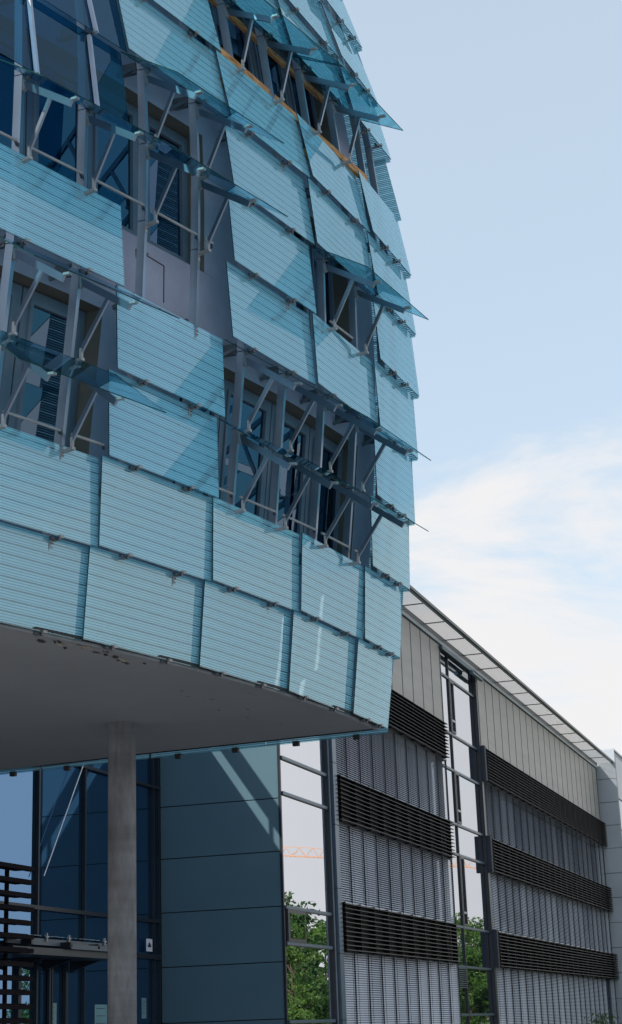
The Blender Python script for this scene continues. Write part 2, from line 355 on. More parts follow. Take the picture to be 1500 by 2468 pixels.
# window units
def window_unit(x0, x1, z0, z1, blind=None, sash=None):
    d = .72; f = MB(); w_ = .10
    def q(xa, xb, za, zb, m, da, db, mb):
        mb.hexa([P(xa, za, da), P(xb, za, da), P(xb, za, db), P(xa, za, db), P(xa, zb, da), P(xb, zb, da), P(xb, zb, db), P(xa, zb, db)], m)
    q(x0, x0+w_, z0, z1, 'window_frame', d, d+.09, f); q(x1-w_, x1, z0, z1, 'window_frame', d, d+.09, f)
    q(x0+w_, x1-w_, z1-.13, z1, 'window_frame', d, d+.09, f); q(x0+w_, x1-w_, z0, z0+.12, 'window_frame', d, d+.09, f)
    # inner sash, set slightly proud
    a, b_ = x0+w_, x1-w_
    for (xa, xb, za, zb) in ((a, a+.05, z0+.12, z1-.13), (b_-.05, b_, z0+.12, z1-.13), (a+.05, b_-.05, z1-.18, z1-.13), (a+.05, b_-.05, z0+.12, z0+.17)):
        q(xa, xb, za, zb, 'window_frame', d-.025, d+.06, f)
    fo = f.build('window', GB)
    p = MB(); q(a+.05, b_-.05, z0+.17, z1-.18, 'glass_window', d+.02, d+.032, p); p.build('pane', fo)
    if blind is not None:
        bl = MB(); zt = z1-.2; zb_ = z0+.17+(z1-z0)*blind; z = zt
        while z > zb_:
            c0, c1 = P(a+.06, z, d+.11), P(b_-.06, z, d+.11)
            bl.hexa([c0, c1, c1+Vector((0, .04, .022)), c0+Vector((0, .04, .022)), c0+Vector((0, 0, .003)), c1+Vector((0, 0, .003)), c1+Vector((0, .04, .025)), c0+Vector((0, .04, .025))], 'blind_in')
            z -= .062
        bl.build('blind', fo)
for k_ in OPEN:
    z0, z1 = FL[k_]
    for (a, b_) in OPEN[k_]:
        n_ = max(1, round((b_-a)/1.05)); wd = (b_-a)/n_
        for i in range(n_):
            bl = None
            if (k_ == 1 and a > 18 and i in (2, 3)) or (k_ == 2 and i in (4, 3)): bl = .12 if i != 3 else .0
            if k_ == 3 and i in (0, 2, 3): bl = .3
            if k_ == 1 and a < 18 and i == n_-1: bl = .35
            window_unit(a+i*wd+.012, a+(i+1)*wd-.012, z0+.02, z1-.02, bl)
# inset crack mark in the bare wall bay
cr = MB()
for (xa, za, xb, zb) in ((17.72, 11.27, 18.25, 11.235), (18.25, 11.235, 18.27, 10.72), (17.72, 11.27, 17.73, 11.15), (17.76, 11.30, 17.95, 11.285)):
    cr.bar(P(xa, za, .497), P(xb, zb, .497), .012, .012, 'flake_dark', (0, 1, 0))
cr.build('wall_crack', GB)
# soffit
sf = MB(); fx = [10+i*(24.55-10)/20 for i in range(21)]
poly = [(x, (S(x, 6)+.16)) for x in fx]+[(24.7, 8.7), (24.87, 11.3), (25.25, 14.1), (25.9, 19.8), (10, 19.8)]
k_ = len(poly); vs = [(x, y, 6.02) for x, y in poly]+[(x, y, 6.27) for x, y in poly]
sf.add(vs, [tuple(range(k_-1, -1, -1)), tuple(range(k_, 2*k_))]+[(i, (i+1) % k_, k_+(i+1) % k_, k_+i) for i in range(k_)], 'soffit_paint')
sf.build('soffit', GB)
tr_ = MB()
for i in range(20):
    a, b_ = fx[i], fx[i+1]
    tr_.bar((a, S(a, 6)+.150, 6.0), (b_, S(b_, 6)+.150, 6.0), .05, .035, 'alu')
    tr_.bar((a, S(a, 6)+.085, 6.03), (b_, S(b_, 6)+.085, 6.03), .07, .03, 'rubber')
for (a, b_) in (((24.6, 7.1), (24.75, 8.7)), ((24.75, 8.7), (24.92, 11.3)), ((24.92, 11.3), (25.3, 14.1)), ((25.3, 14.1), (25.95, 19.8))):
    tr_.bar((*a, 6.03), (*b_, 6.03), .05, .04, 'rubber')
tr_.build('edge_trim', GB)
fk = MB()
for i in range(26):
    x = random.uniform(16.75, 18.6)+.0; y = S(x, 6)+.28+random.uniform(0, .22)+(.10 if x > 17.9 else 0)
    L_ = random.uniform(.02, .09); a = random.uniform(-.35, .1)
    c, s_ = math.cos(a)*L_, math.sin(a)*L_; t_ = random.uniform(.008, .02)
    dz = random.uniform(-.03, -.004)
    fk.add([(x-c, y-s_, 6.016), (x+c, y+s_, 6.016+dz*.3), (x+c*.4, y+s_+t_*2, 6.016+dz), (x-c*.7, y-s_+t_*2, 6.012)], [(0, 1, 2, 3)], 'flake' if random.random() < .35 else 'flake_dark')
for i in range(9):
    x = random.uniform(20, 24.3); y = S(x, 6)+random.uniform(.3, 1.6) ; L_ = random.uniform(.01, .07)
    fk.add([(x-L_, y, 6.0175), (x+L_, y-.01, 6.0175), (x+L_*.6, y+.012, 6.0175), (x-L_*.5, y+.014, 6.0175)], [(0, 1, 2, 3)], 'flake_dark')
tag(fk.build('peeling_paint', GB), kind='stuff')
# posts
PX = [15.45, 16.43, 17.47, 18.48, 19.5, 20.48, 21.55, 22.6, 23.69, 24.25]
for i, X in enumerate(PX):
    p = MB()
    zl = [6.05]+[6+1.1*r for r in range(1, 14)]
    for a, b_ in zip(zl[:-1], zl[1:]):
        A0, A1 = P(X, a, .17), P(X, b_-.012, .17); wv = .038
        p.hexa([A0+Vector((-wv, 0, 0)), A0+Vector((wv, 0, 0)), A0+Vector((wv, .105, 0)), A0+Vector((-wv, .105, 0)),
                A1+Vector((-wv, 0, 0)), A1+Vector((wv, 0, 0)), A1+Vector((wv, .105, 0)), A1+Vector((-wv, .105, 0))], 'steel')
        # splice plate and dark joint
        p.hexa([P(X, b_-.16, .164)+Vector((-.03, 0, 0)), P(X, b_-.16, .164)+Vector((.03, 0, 0)), P(X, b_-.16, .17)+Vector((.03, 0, 0)), P(X, b_-.16, .17)+Vector((-.03, 0, 0)),
                P(X, b_-.03, .164)+Vector((-.03, 0, 0)), P(X, b_-.03, .164)+Vector((.03, 0, 0)), P(X, b_-.03, .17)+Vector((.03, 0, 0)), P(X, b_-.03, .17)+Vector((-.03, 0, 0))], 'alu')
        for bx_ in (-.015, .015):
            for bz in (.06, .11):
                c = P(X+bx_, b_-bz, .161); p.box(c.x-.006, c.x+.006, c.y-.004, c.y+.004, c.z-.007, c.z+.007, 'bolt')
    if i < 9:
        for z in (8.0, 10.45, 13.75, 17.0):     # wall brackets
            p.bar(P(X, z, .30), P(X, z, .52), .05, .16, 'steel_dark')
            p.bar(P(X-.1, z-.12, .50), P(X, z+.02, .28), .03, .05, 'steel_dark')
    p.build('steel_post', GB)
# panels
XC = [14.9, 16.94, 18.97, 21.0, 23.05, 24.75]; NAMES = 'ABCDE'
EEX = [24.55, 24.61, 24.70, 24.76, 24.80, 24.87, 24.86, 24.89, 24.88, 24.79, 24.73, 24.62, 24.5, 24.4]
def slab(mb, c, t, m, medge, uvw=None):
    """c: BL, BR, TR, TL corners of the outer face; t thickness vector inward"""
    t = Vector(t); v = [Vector(p) for p in c]; vs = v+[p+t for p in v]
    W_ = (v[1]-v[0]).length; H_ = (v[3]-v[0]).length
    u = [(0, 0), (W_, 0), (W_, H_), (0, H_)]
    if m == 'glass_frit':
        mb.add(vs, [(0, 1, 2, 3)], m, [u]); mb.add(vs, [(7, 6, 5, 4)], 'glass_frit_back', [[u[3], u[2], u[1], u[0]]])
    else: mb.add(vs, [(0, 1, 2, 3), (7, 6, 5, 4)], m, [u, [u[3], u[2], u[1], u[0]]])
    mb.add(vs, [(0, 4, 5, 1), (1, 5, 6, 2), (2, 6, 7, 3), (3, 7, 4, 0)], medge)
CLIPX = {'A': (15.45, 16.43), 'B': (17.47, 18.48), 'C': (19.5, 20.48), 'D': (21.55, 22.6), 'E': (23.69, 24.25)}
def make_clip(parent, X, z, n_, d0=0.0):
    c = MB(); nv = nrm(X, z); tx = Vector((-nv.y, nv.x, 0)); p = P(X, z, d0)
    c.bar(p+nv*.012-tx*.028+Vector((0, 0, .002)), p+nv*.012+tx*.028+Vector((0, 0, .002)), .028, .034, 'clip_metal')
    c.bar(p-nv*.02+Vector((0, 0, -.02)), p-nv*.15+Vector((0, 0, -.02)), .035, .022, 'clip_metal')
    c.bar(p-nv*.06-tx*.04+Vector((0, 0, -.012)), p-nv*.06-tx*.10+Vector((0, 0, -.012)), .04, .035, 'steel_dark')
    c.bar(p-nv*.03-tx*.03+Vector((0, 0, -.022)), p-nv*.03+tx*.005+Vector((0, 0, -.022)), .012, .03, 'bolt')
    c.build('clip', parent)
FLAPS = [('A', 3), ('A', 4), ('A', 6), ('B', 6), ('B', 7), ('C', 3), ('D', 3), ('C', 4), ('D', 4), ('D', 6), ('C', 9), ('D', 9)]
CLEAR = [('A', 7), ('A', 8), ('A', 9), ('A', 10)]
MISSING = [('B', 5), ('E', 9)]
def corners(col, r):
    i = NAMES.index(col); x0, x1 = XC[i], XC[i+1]; zb = 6+1.1*(r-1); zt = zb+1.115
    jit = random.uniform(-.02, .02)
    if col == 'E': xb, xt = EEX[r-1], EEX[r]; x1 = xb
    else: xb = xt = x1+.07
    dl, dr = -.0, (.0 if col == 'E' else .075)
    yb0, yb1 = S(x0, zb)+dl, S(xb, zb)+dr
    yt0, yt1 = S(x0, zb+1.1)+.105+dl+jit, S(xt, zb+1.1)+.105+dr+jit
    return [Vector((x0, yb0, zb)), Vector((xb, yb1, zb)), Vector((xt, yt1, zt)), Vector((x0, yt0, zt))]
for col in NAMES:
    for r in range(1, 14):
        if (col, r) in MISSING or (col, r) in FLAPS: continue
        c = corners(col, r); clear = (col, r) in CLEAR
        mb = MB(); slab(mb, c, (0, .012, 0), 'glass_tinted' if clear else 'glass_frit', 'glass_edge')
        po = mb.build('glass_panel', GB)
        if clear:
            po['label'] = 'clear unstriped glass panel with white rails'
            for X in CLIPX[col]:
                rl = MB(); f0 = (X-c[0].x)/(c[1].x-c[0].x)
                a = c[0].lerp(c[1], f0); b_ = c[3].lerp(c[2], f0)
                rl.bar(a+Vector((0, -.028, -.02)), b_+Vector((0, -.028, -.06)), .06, .045, 'rail', (0, 1, 0))
                rl.build('rail', po)
        for X in CLIPX[col]: make_clip(po, X, c[0].z, 0, .0 + .075*max(0, (X-c[0].x)/(c[1].x-c[0].x)) if col != 'E' else 0)
# side fins of glass past the corner
def XF(Y, z):
    b_ = lerp(max(0, (z-6)/1.1), RI, [0, .06, .15, .21, .25, .32, .31, .34, .33, .24, .18, .07, 0, -.1, -.3, -.5]); return 24.60+max(0, Y-6.9)*.085+b_
for r in range(1, 14):
    zb = 6+1.1*(r-1) - (.06 if r == 1 else 0); zt = 6+1.1*r+.01
    y0b, y0t = S(24.7, zb)+.03, S(24.7, zt)+.10
    for q in range(4 if r == 1 else 1):
        ya, yb = 2.1*q, 2.1*(q+1)-.03
        c = [Vector((XF(y0b+ya, zb)+.03, y0b+ya, zb)), Vector((XF(y0b+yb, zb)+.03, y0b+yb, zb)), Vector((XF(y0t+yb, zt)-.08, y0t+yb, zt)), Vector((XF(y0t+ya, zt)-.08, y0t+ya, zt))]
        mb = MB(); slab(mb, c, (-.012, 0, 0), 'glass_frit', 'glass_edge'); po = mb.build('glass_panel', GB)
        if r == 1:
            for f0 in (.25, .75):
                k_ = c[0].lerp(c[1], f0); mb = MB(); mb.box(k_.x-.05, k_.x+.03, k_.y-.05, k_.y+.05, k_.z-.045, k_.z+.03, 'rubber'); mb.build('clip', po)
# awning panels
for (col, r) in FLAPS:
    i = NAMES.index(col); x0, x1 = XC[i], XC[i+1]+.10; zt = 6+1.1*r-.055
    OUT, DZ = .93, -.665
    if r == 9: OUT, DZ = .91, -.52
    if col == 'D' and r == 6: OUT, DZ = .90, -.57
    if col == 'A' and r == 3: OUT, DZ = .84, -.72
    if r in (3, 4) and col != 'A': OUT, DZ = .88, -.66
    nv = nrm((x0+x1)/2, zt)
    H0, H1 = P(x0-.02, zt, .10)+Vector((0, 0, .03)), P(x1, zt, .10)+Vector((0, 0, .03))
    tip = nv*OUT+Vector((0, 0, DZ))
    nn = (H1-H0).cross(tip).normalized(); nn = nn if nn.z > 0 else -nn
    mb = MB(); slab(mb, [H0+tip, H1+tip, H1, H0], -nn*.012, 'glass_clear', 'glass_edge')
    po = mb.build('awning_panel', GB); po['label'] = 'clear glass panel swung out on steel arms'
    for X in CLIPX[col]:
        A = P(X, zt, .17)-nn*.055; B = A+tip*.93
        a_ = MB(); a_.bar(A+Vector((0, 0, 0)), B, .034, .085, 'steel', nn); 
        a_.bar(P(X, zt-.02, .17), P(X, zt-.16, .17)+nv*.03, .05, .05, 'alu'); 
        a_.bar(B-tip*.0+nn*.055-nv*.02, B+nn*.055+nv*.05+tip.normalized()*.03, .055, .03, 'alu'); a_.build('arm', po)
        lo = P(X, zt-1.1+.10, .17)+nv*.15; hi = A+tip*.56
        s_ = MB(); s_.bar(lo, hi, .030, .055, 'steel'); s_.bar(lo+Vector((0, 0, .03)), lo+Vector((0, 0, -.11)), .05, .03, 'alu', (0, 1, 0))
        s_.bar(lo+Vector((0, 0, -.11))+nv*.03, P(X, zt-1.1-.01, .17), .055, .035, 'alu'); s_.build('strut', po)
# slender handrails at the foot of the window bays
for (z, xs2) in ((8.36, (15.45, 16.43, 17.1)), (8.36, (18.6, 19.5, 20.48, 21.55, 22.6, 22.95)), (11.66, (14.9, 15.45, 16.43, 17.47, 18.48, 18.8)), (11.6, (21.55, 22.45))):
    h = MB()
    for a, b_ in zip(xs2[:-1], xs2[1:]):
        h.tube([P(a+.05, z, .12), P(b_-.12, z, .12)], .018, 'alu', 8); h.bar(P(b_-.14, z, .12), P(b_, z+.01, .22), .03, .04, 'steel_dark')
    h.build('handrail', GB)
# ------------------------------------------------------------------ wooden planks in the top window
def plank(p, q, w_, h_, label, n=1):
    mb = MB(); mb.bar(p, q, w_, h_, 'wood'); d = (Vector(q)-Vector(p))
    for f0 in (.33, .62):
        k_ = Vector(p)+d*f0; mb.bar(k_-d.normalized()*.006, k_+d.normalized()*.006, w_+.012, h_+.012, 'rubber')
    return tag(mb.build('wooden_plank'), label, 'plank', 'planks lashed to the steel posts')
plank(P(19.12, 14.88, .15), P(23.45, 14.86, .12), .06, .12, 'long orange wooden plank lying across the struts under the top awning glass')
plank(P(19.2, 14.62, .37), P(23.3, 14.62, .37), .05, .09, 'shaded brown wooden plank low behind the posts of the top window')
plank(P(19.3, 16.15, .40), P(23.2, 16.15, .40), .05, .10, 'orange wooden plank high behind the posts, under the awning hinges')
# ------------------------------------------------------------------ column
cm = MB(); R_ = .205; cx_, cy_ = 22.04+.19, 10.29+.06
nseg = 48; zc = [0, 6.0, 6.02]; prof = []
vs = []; fs = []
for i, z in enumerate(zc):
    for j in range(nseg):
        a = j*2*math.pi/nseg; vs.append((cx_+math.cos(a)*R_, cy_+math.sin(a)*R_, z))
for i in range(len(zc)-1):
    for j in range(nseg): a = i*nseg+j; b_ = i*nseg+(j+1) % nseg; fs.append((a, b_, b_+nseg, a+nseg))
cm.add(vs, fs, 'concrete'); co = cm.build('concrete_column', None, True)
tag(co, 'round bare concrete column standing under the soffit of the glass building', 'column')
# ------------------------------------------------------------------ ENTRANCE HALL (blue wall + curtain wall)
EH = empty('entrance_hall', (36, 18, 0), 'entrance hall with blue glass side wall and dark mullioned glass front', 'building')
XB = 39.61; YB = 17.45
bj = [0, .54, 1.87, 3.21, 4.54, 5.88, 7.20, 8.56, 9.89, 11.22, 12.55, 13.9, 15.2]
for a, b_ in zip(bj[:-1], bj[1:]):
    p = MB(); p.box(XB, XB+.05, 14.12, YB-.10, a+.012, b_-.012, 'blue_panel'); p.build('cladding_panel', EH)
p = MB(); p.box(XB+.052, XB+.3, 14.13, YB+5, 0, 15.2, 'rubber'); p.box(XB-.10, XB+.05, YB-.085, YB-.005, 0, 15.2, 'dark_frame')
p.box(XB-.02, XB+.05, 14.05, 14.115, 0, 15.2, 'dark_frame'); p.build('backing_wall', EH)
def mull(x, z0, z1, w_=.055, d_=.10): 
    q = MB(); q.box(x-w_/2, x+w_/2, YB-d_, YB-.02, z0, z1, 'dark_frame'); q.build('mullion', EH)
HT = 10.60
MX = [26.2, 28.5, 30.75, 33.0, 35.29, 37.45, 39.2]
for x in MX: mull(x, 0, HT)
mull(32.2, 0, 3.4, .05); mull(34.4, 0, 3.4, .12); mull(33.7, 0, 3.4, .05)
for i, (z, h_) in enumerate(((4.33, .085), (7.68, .07), (3.46, .12), (.1, .2), (HT-.08, .16))):
    q = MB(); xl = 20.0 if z != 3.46 else 36.0
    q.box(xl, XB-.02, YB-.115, YB-.03, z-h_/2, z+h_/2, 'dark_frame'); q.build('transom', EH)
gxs = [20.0, 23.9]+MX+[XB-.02]
for a, b_ in zip(gxs[:-1], gxs[1:]):
    p = MB(); p.box(a+.006, b_-.006, YB-.015, YB+.01, 0, HT, 'glass_hall'); p.build('glazing', EH)
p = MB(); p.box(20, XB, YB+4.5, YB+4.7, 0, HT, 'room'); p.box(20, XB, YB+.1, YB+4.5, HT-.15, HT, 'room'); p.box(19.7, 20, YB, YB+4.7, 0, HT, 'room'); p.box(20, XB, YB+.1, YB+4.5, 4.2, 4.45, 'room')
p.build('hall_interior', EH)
p = MB(); p.box(20, XB-.02, YB-.05, YB+.06, HT+.62, HT+1.2, 'fascia')  # unseen beam added, height and gap shaped to throw light stripes on blue wall
for x in (21, 26.2, 30.75, 35.29, 39.2): p.box(x-.04, x+.04, YB-.03, YB+.04, HT, HT+.62, 'fascia')
p.build('shadow_beam', EH)
# door leaves
for x0, x1 in ((32.25, 33.65),):
    dmb = MB(); dmb.box(x0, x0+.07, YB-.09, YB-.03, .05, 3.35, 'dark_frame'); dmb.box(x1-.07, x1, YB-.09, YB-.03, .05, 3.35, 'dark_frame')
    dmb.box(x0+.07, x1-.07, YB-.09, YB-.03, 3.2, 3.35, 'dark_frame'); do = dmb.build('door', EH)
    h_ = MB(); h_.tube([(x1-.2, YB-.16, .9), (x1-.2, YB-.16, 1.5)], .02, 'alu'); h_.build('handle', do)
# thin taut wire
q = MB(); q.tube([(33.05, YB-.2, 5.0), (35.1, YB-.2, 7.9)], .012, 'pole_white', 6)
tag(q.build('taut_wire'), 'thin white wire slanting across the dark glass left of the concrete column', 'wire')
# stickers and notices
q = MB(); q.box(38.62, 38.98, YB-.125, YB-.12, 3.58, 3.88, 'sign_white'); so_ = q.build('pictogram_sign')
tag(so_, 'small white square sign with dark pictogram on glass right of the column', 'sign')
q = MB(); yy = YB-.128
q.box(38.72, 38.88, yy-.002, yy, 3.68, 3.73, 'sign_black'); q.box(38.745, 38.855, yy-.002, yy, 3.732, 3.77, 'sign_black'); q.box(38.775, 38.825, yy-.002, yy, 3.772, 3.80, 'sign_black')
q.box(38.70, 38.715, yy-.002, yy, 3.69, 3.76, 'sign_black'); q.box(38.885, 38.90, yy-.002, yy, 3.69, 3.76, 'sign_black'); q.build('pictogram', so_)
for (x0, x1, z0, z1, lab) in ((35.95, 36.6, 1.2, 2.32, 'pale green poster on the glass just left of the concrete column'), (38.55, 38.82, 2.0, 2.48, 'narrow pale notice on the glass right of the column'), (33.75, 34.05, 1.5, 2.35, 'small grey notice taped inside the entrance glass beside the doors')):
    q = MB(); q.box(x0, x1, YB-.025, YB-.02, z0, z1, 'notice')
    for k_ in range(6):
        zq = z1-.08-(z1-z0-.14)*k_/6; q.box(x0+.05, x1-.05-random.random()*.1, YB-.0275, YB-.0255, zq-.012, zq, 'sign_black')
    tag(q.build('notice'), lab, 'notice')
# canopy
CN = empty('entrance_canopy', (33.5, 16.4, 0), 'dark glass and steel entrance canopy with small metal clamps', 'canopy')
q = MB(); q.box(29.6, 34.75, 16.25, 17.30, 3.60, 3.615, 'glass_clear'); q.build('glass_roof', CN)
q = MB(); q.box(29.6, 34.75, 16.23, 16.28, 3.42, 3.55, 'steel_dark'); q.box(31.9, 34.75, 16.0, 16.03, 3.36, 3.46, 'steel_dark'); q.build('front_beam', CN)
for x in (30.2, 31.9, 33.2, 34.5):
    q = MB(); q.add([(x-.04, 16.0, 3.40), (x-.04, 17.33, 3.0), (x-.04, 17.33, 3.5), (x-.04, 16.0, 3.5), (x+.04, 16.0, 3.40), (x+.04, 17.33, 3.0), (x+.04, 17.33, 3.5), (x+.04, 16.0, 3.5)],
        [(0, 1, 2, 3), (7, 6, 5, 4), (0, 4, 5, 1), (1, 5, 6, 2), (2, 6, 7, 3), (3, 7, 4, 0)], 'dark_frame'); q.build('bracket', CN)
for x in (31.2, 32.2, 33.9):
    q = MB(); q.box(x-.02, x+.02, 16.19, 16.225, 3.50, 3.66, 'alu'); q.box(x-.05, x+.05, 16.18, 16.19, 3.57, 3.60, 'alu'); q.build('clamp', CN)
q = MB(); q.box(29.6, 34.7, 16.1, 17.2, 3.22, 3.36, 'dark_frame'); q.build('underside', CN)
# louvre screen
LS = empty('louvre_screen', (29.5, 16.0, 0), 'black horizontal slatted screen at the left beside the entrance doors', 'screen')
ex = 30.0
for i in range(19):
    z = 4.86-i*.262
    if z < .2: break
    q = MB(); q.box(25.5, ex, 16.0, 16.30, z-.045, z+.035, 'screen_black'); q.box(25.5, ex, 15.86, 15.99, z-.075, z+.01, 'screen_black'); q.build('slat', LS)
for x in (29.75, 27.9, 26.0):
    q = MB(); q.box(x-.05, x+.03, 16.31, 16.37, 0, 4.95, 'screen_black'); q.build('upright', LS)
# ------------------------------------------------------------------ OFFICE BUILDING
OB = empty('office_building', (65, 14, 0), 'long office building with dark louvre bands, silver blinds and beige top floor', 'building')
YF = 14.0
BANDS = [(10.50, 11.80), (7.05, 8.36), (3.57, 4.90)]
BL = [(8.38, 10.45), (4.92, 7.02), (1.35, 3.55)]
LW = (43.85, 57.0); RW = (62.85, 91.3)
def band(x0, x1, z0, z1):
    p = MB(); p.box(x0+.02, x1-.05, YF+.06, YF+.35, z0-.02, z1, 'louvre_back')
    x = x0+.3
    while x < x1-.2: p.box(x-.008, x+.008, YF+.052, YF+.06, z0, z1, 'rubber'); x += 1.38
    bo = p.build('louvre_band', OB)
    n_ = 11; s_ = MB(); dz = (z1-z0)/n_
    for i in range(n_):
        z = z0+dz*(i+.55)
        s_.hexa([(x0, YF-.21, z-.035), (x1, YF-.21, z-.035), (x1, YF-.02, z-.012), (x0, YF-.02, z-.012), (x0, YF-.20, z-.010), (x1, YF-.20, z-.010), (x1, YF-.02, z+.014), (x0, YF-.02, z+.014)], 'louvre')
    s_.build('louvre_slats', bo)
    x = x0+.25
    while x < x1:
        c_ = MB(); c_.box(x-.012, x+.012, YF-.14, YF+.05, z0-.01, z1-.01, 'louvre'); c_.build('fin', bo); x += 1.38
for (z0, z1) in BANDS:
    band(LW[0], 56.75, z0, z1); band(RW[0]+.05, RW[1]+.75, z0, z1)
for (a, b_) in (LW, RW):
    n_ = round((b_-a)/1.38); wd = (b_-a)/n_
    for li, (z0, z1) in enumerate(BL):
        w_ = MB(); w_.box(a, b_, YF+.30, YF+.33, z0-.3, z1+.3, 'glass_dark'); w_.build('window_band', OB)
        for i in range(n_):
            xa, xb = a+i*wd+.009, a+(i+1)*wd-.009
            if (a > 60 and li == 2 and i in (n_-2,)): continue
            s_ = MB(); z = z1; tilt = random.uniform(-.08, .08)+(.76 if li == 0 else .80 if li == 1 else .86)
            if a > 60: tilt -= .08
            while z > z0:
                dy, dz = .032*math.cos(tilt), .032*math.sin(tilt)
                yc = YF+.03
                s_.add([(xa, yc-dy, z-dz), (xb, yc-dy, z-dz), (xb, yc, z+.004), (xa, yc, z+.004), (xb, yc+dy, z+dz), (xa, yc+dy, z+dz)], [(0, 1, 2, 3), (3, 2, 4, 5)], 'blind')
                z -= .0615
            s_.box(xa, xb, YF, YF+.06, z0-.03, z0-.005, 'blind')
            bo = s_.build('blind', OB)
            c_ = MB()
            for f0 in (.18, .82): c_.box(xa+(xb-xa)*f0-.004, xa+(xb-xa)*f0+.004, YF-.012, YF-.004, z0, z1+.05, 'cord')
            c_.box(xb+.006, xb+.012, YF-.012, YF+.06, z0-.05, z1+.06, 'dark_frame')
            c_.build('cord', bo)
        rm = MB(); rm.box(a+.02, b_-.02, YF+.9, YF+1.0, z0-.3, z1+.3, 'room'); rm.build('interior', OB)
        for z in (z0-.13, z1+.02):
            t_ = MB(); t_.box(a, b_, YF-.03, YF+.29, z, z+.05, 'dark_frame'); t_.build('ledge', OB)
# beige top floor
for (a, b_) in ((43.85, 56.96), (62.80, 91.1)):
    n_ = round((b_-a)/1.38); wd = (b_-a)/n_
    for i in range(n_):
        q = MB(); q.box(a+i*wd+.02, a+(i+1)*wd-.02, YF, YF+.06, 11.84, 14.66, 'beige'); q.build('cladding_panel', OB)
        if i: q = MB(); q.box(a+i*wd-.028, a+i*wd+.028, YF-.010, YF+.05, 11.84, 14.66, 'dark_frame'); q.build('joint', OB)
    q = MB(); q.box(a, b_, YF+.065, YF+.4, 11.8, 14.9, 'dark_frame'); q.box(a-.03, a+.018, YF-.02, YF+.06, 11.84, 14.66, 'dark_frame'); q.box(b_-.018, b_+.05, YF-.02, YF+.06, 11.84, 14.66, 'dark_frame'); q.build('backing_wall', OB)
# slot glazing and strip glazing
def glazed(x0, x1, y, trans, mulls, top):
    lv = [0]+trans+[top]
    for a, b_ in zip(lv[:-1], lv[1:]):
        xs3 = [x0]+mulls+[x1]
        for c, d in zip(xs3[:-1], xs3[1:]):
            q = MB(); q.box(c+.012, d-.012, y, y+.02, a+.012, b_-.012, 'glass_office'); q.build('glazing', OB)
    for z in trans:
        q = MB(); q.box(x0, x1, y-.05, y-.004, z-.035, z+.035, 'pilaster'); q.box(x0, x1, y-.045, y+.02, z-.055, z-.037, 'dark_frame'); q.build('transom', OB)
    for x in mulls:
        q = MB(); q.box(x-.035, x+.035, y-.055, y-.006, 0, top, 'dark_frame'); q.build('mullion', OB)
    q = MB(); q.box(x0, x1, y+.6, y+.7, 0, top, 'room'); q.build('interior', OB)
glazed(39.68, 43.30, 14.06, [.35, 1.80, 3.65, 4.52, 7.34, 8.24, 10.4, 11.7], [], 14.9)
glazed(57.0, 62.80, 14.14, [1.9, 3.5, 4.85, 7.35, 8.42, 10.35, 11.68, 13.75], [58.55], 14.6)
for (z0, z1) in ((11.75, 13.68), (8.48, 10.30), (4.9, 7.30)):     # tilt vents in the slot
    q = MB(); q.box(58.62, 58.70, 14.08, 14.135, z0, z1, 'dark_frame'); q.box(59.12, 59.20, 14.08, 14.135, z0, z1, 'dark_frame')
    q.box(58.70, 59.12, 14.08, 14.135, z1-.07, z1, 'dark_frame'); q.box(58.70, 59.12, 14.08, 14.135, z0, z0+.07, 'dark_frame'); q.box(58.70, 59.12, 14.08, 14.135, z0+.42, z0+.49, 'fascia_light'); q.build('vent_window', OB)
q = MB(); q.box(39.75, 41.1, 14.0, 14.05, 3.68, 4.48, 'dark_frame'); q2 = MB(); q2.box(39.85, 41.0, 13.985, 13.998, 3.78, 4.38, 'glass_office'); vo_ = q.build('vent_window', OB); q2.build('pane', vo_)
q = MB(); q.box(43.30, 43.46, 13.98, 14.08, 0, 14.9, 'dark_frame'); q.box(43.34, 43.38, 13.955, 13.978, 0, 14.9, 'fascia_light'); q.box(43.48, 43.82, 13.88, 14.3, 0, 14.9, 'pilaster')
for z in (1.8, 3.5, 5.2, 6.9, 8.6, 10.3, 12): q.box(43.478, 43.822, 13.877, 13.95, z, z+.02, 'rubber')
q.build('pilaster', OB)
# side returns of the right wing into the slot
q = MB(); q.box(62.56, 62.84, 13.99, 14.13, 0, 14.9, 'dark_frame'); q.build('pilaster', OB)
for (z0, z1) in BANDS:
    q = MB(); q.box(62.60, 62.88, YF-.17, YF+.10, z0-.02, z1+.03, 'navy'); q.build('side_box', OB)
# low louvre grille at slot foot
q = MB()
for i in range(10): q.box(57.05, 58.45, 14.04, 14.10, 2.78+i*.07, 2.81+i*.07, 'steel_dark')
q.build('grille', OB)
# fascia + eave
q = MB(); q.box(39.7, 91.6, YF-.06, YF+.3, 14.70, 14.82, 'fascia_light'); q.box(39.7, 91.6, YF-.03, YF+.3, 14.82, 15.05, 'dark_frame'); q.build('fascia', OB)
q = MB(); q.box(57.0, 61.9, YF-.12, YF-.065, 14.52, 14.66, 'pilaster'); q.tube([(61.2, YF-.16, 14.45), (62.9, YF-.16, 14.45)], .08, 'pilaster', 12); q.build('awning_box', OB)
jx = [41+2.87*i for i in range(19)]; jx[-1] = 92.4
jx = [x-.35 for x in jx]; jx[-1] = 92.3
for a, b_ in zip(jx[:-1], jx[1:]):
    q = MB(); q.box(a+.01, b_-.01, 13.26, YF-.02, 15.035, 15.04, 'perforated'); q.build('eave_panel', OB)
for x in jx:
    q = MB(); q.box(x-.025, x+.025, 13.24, YF, 15.0, 15.03, 'dark_frame'); q.build('eave_bar', OB)
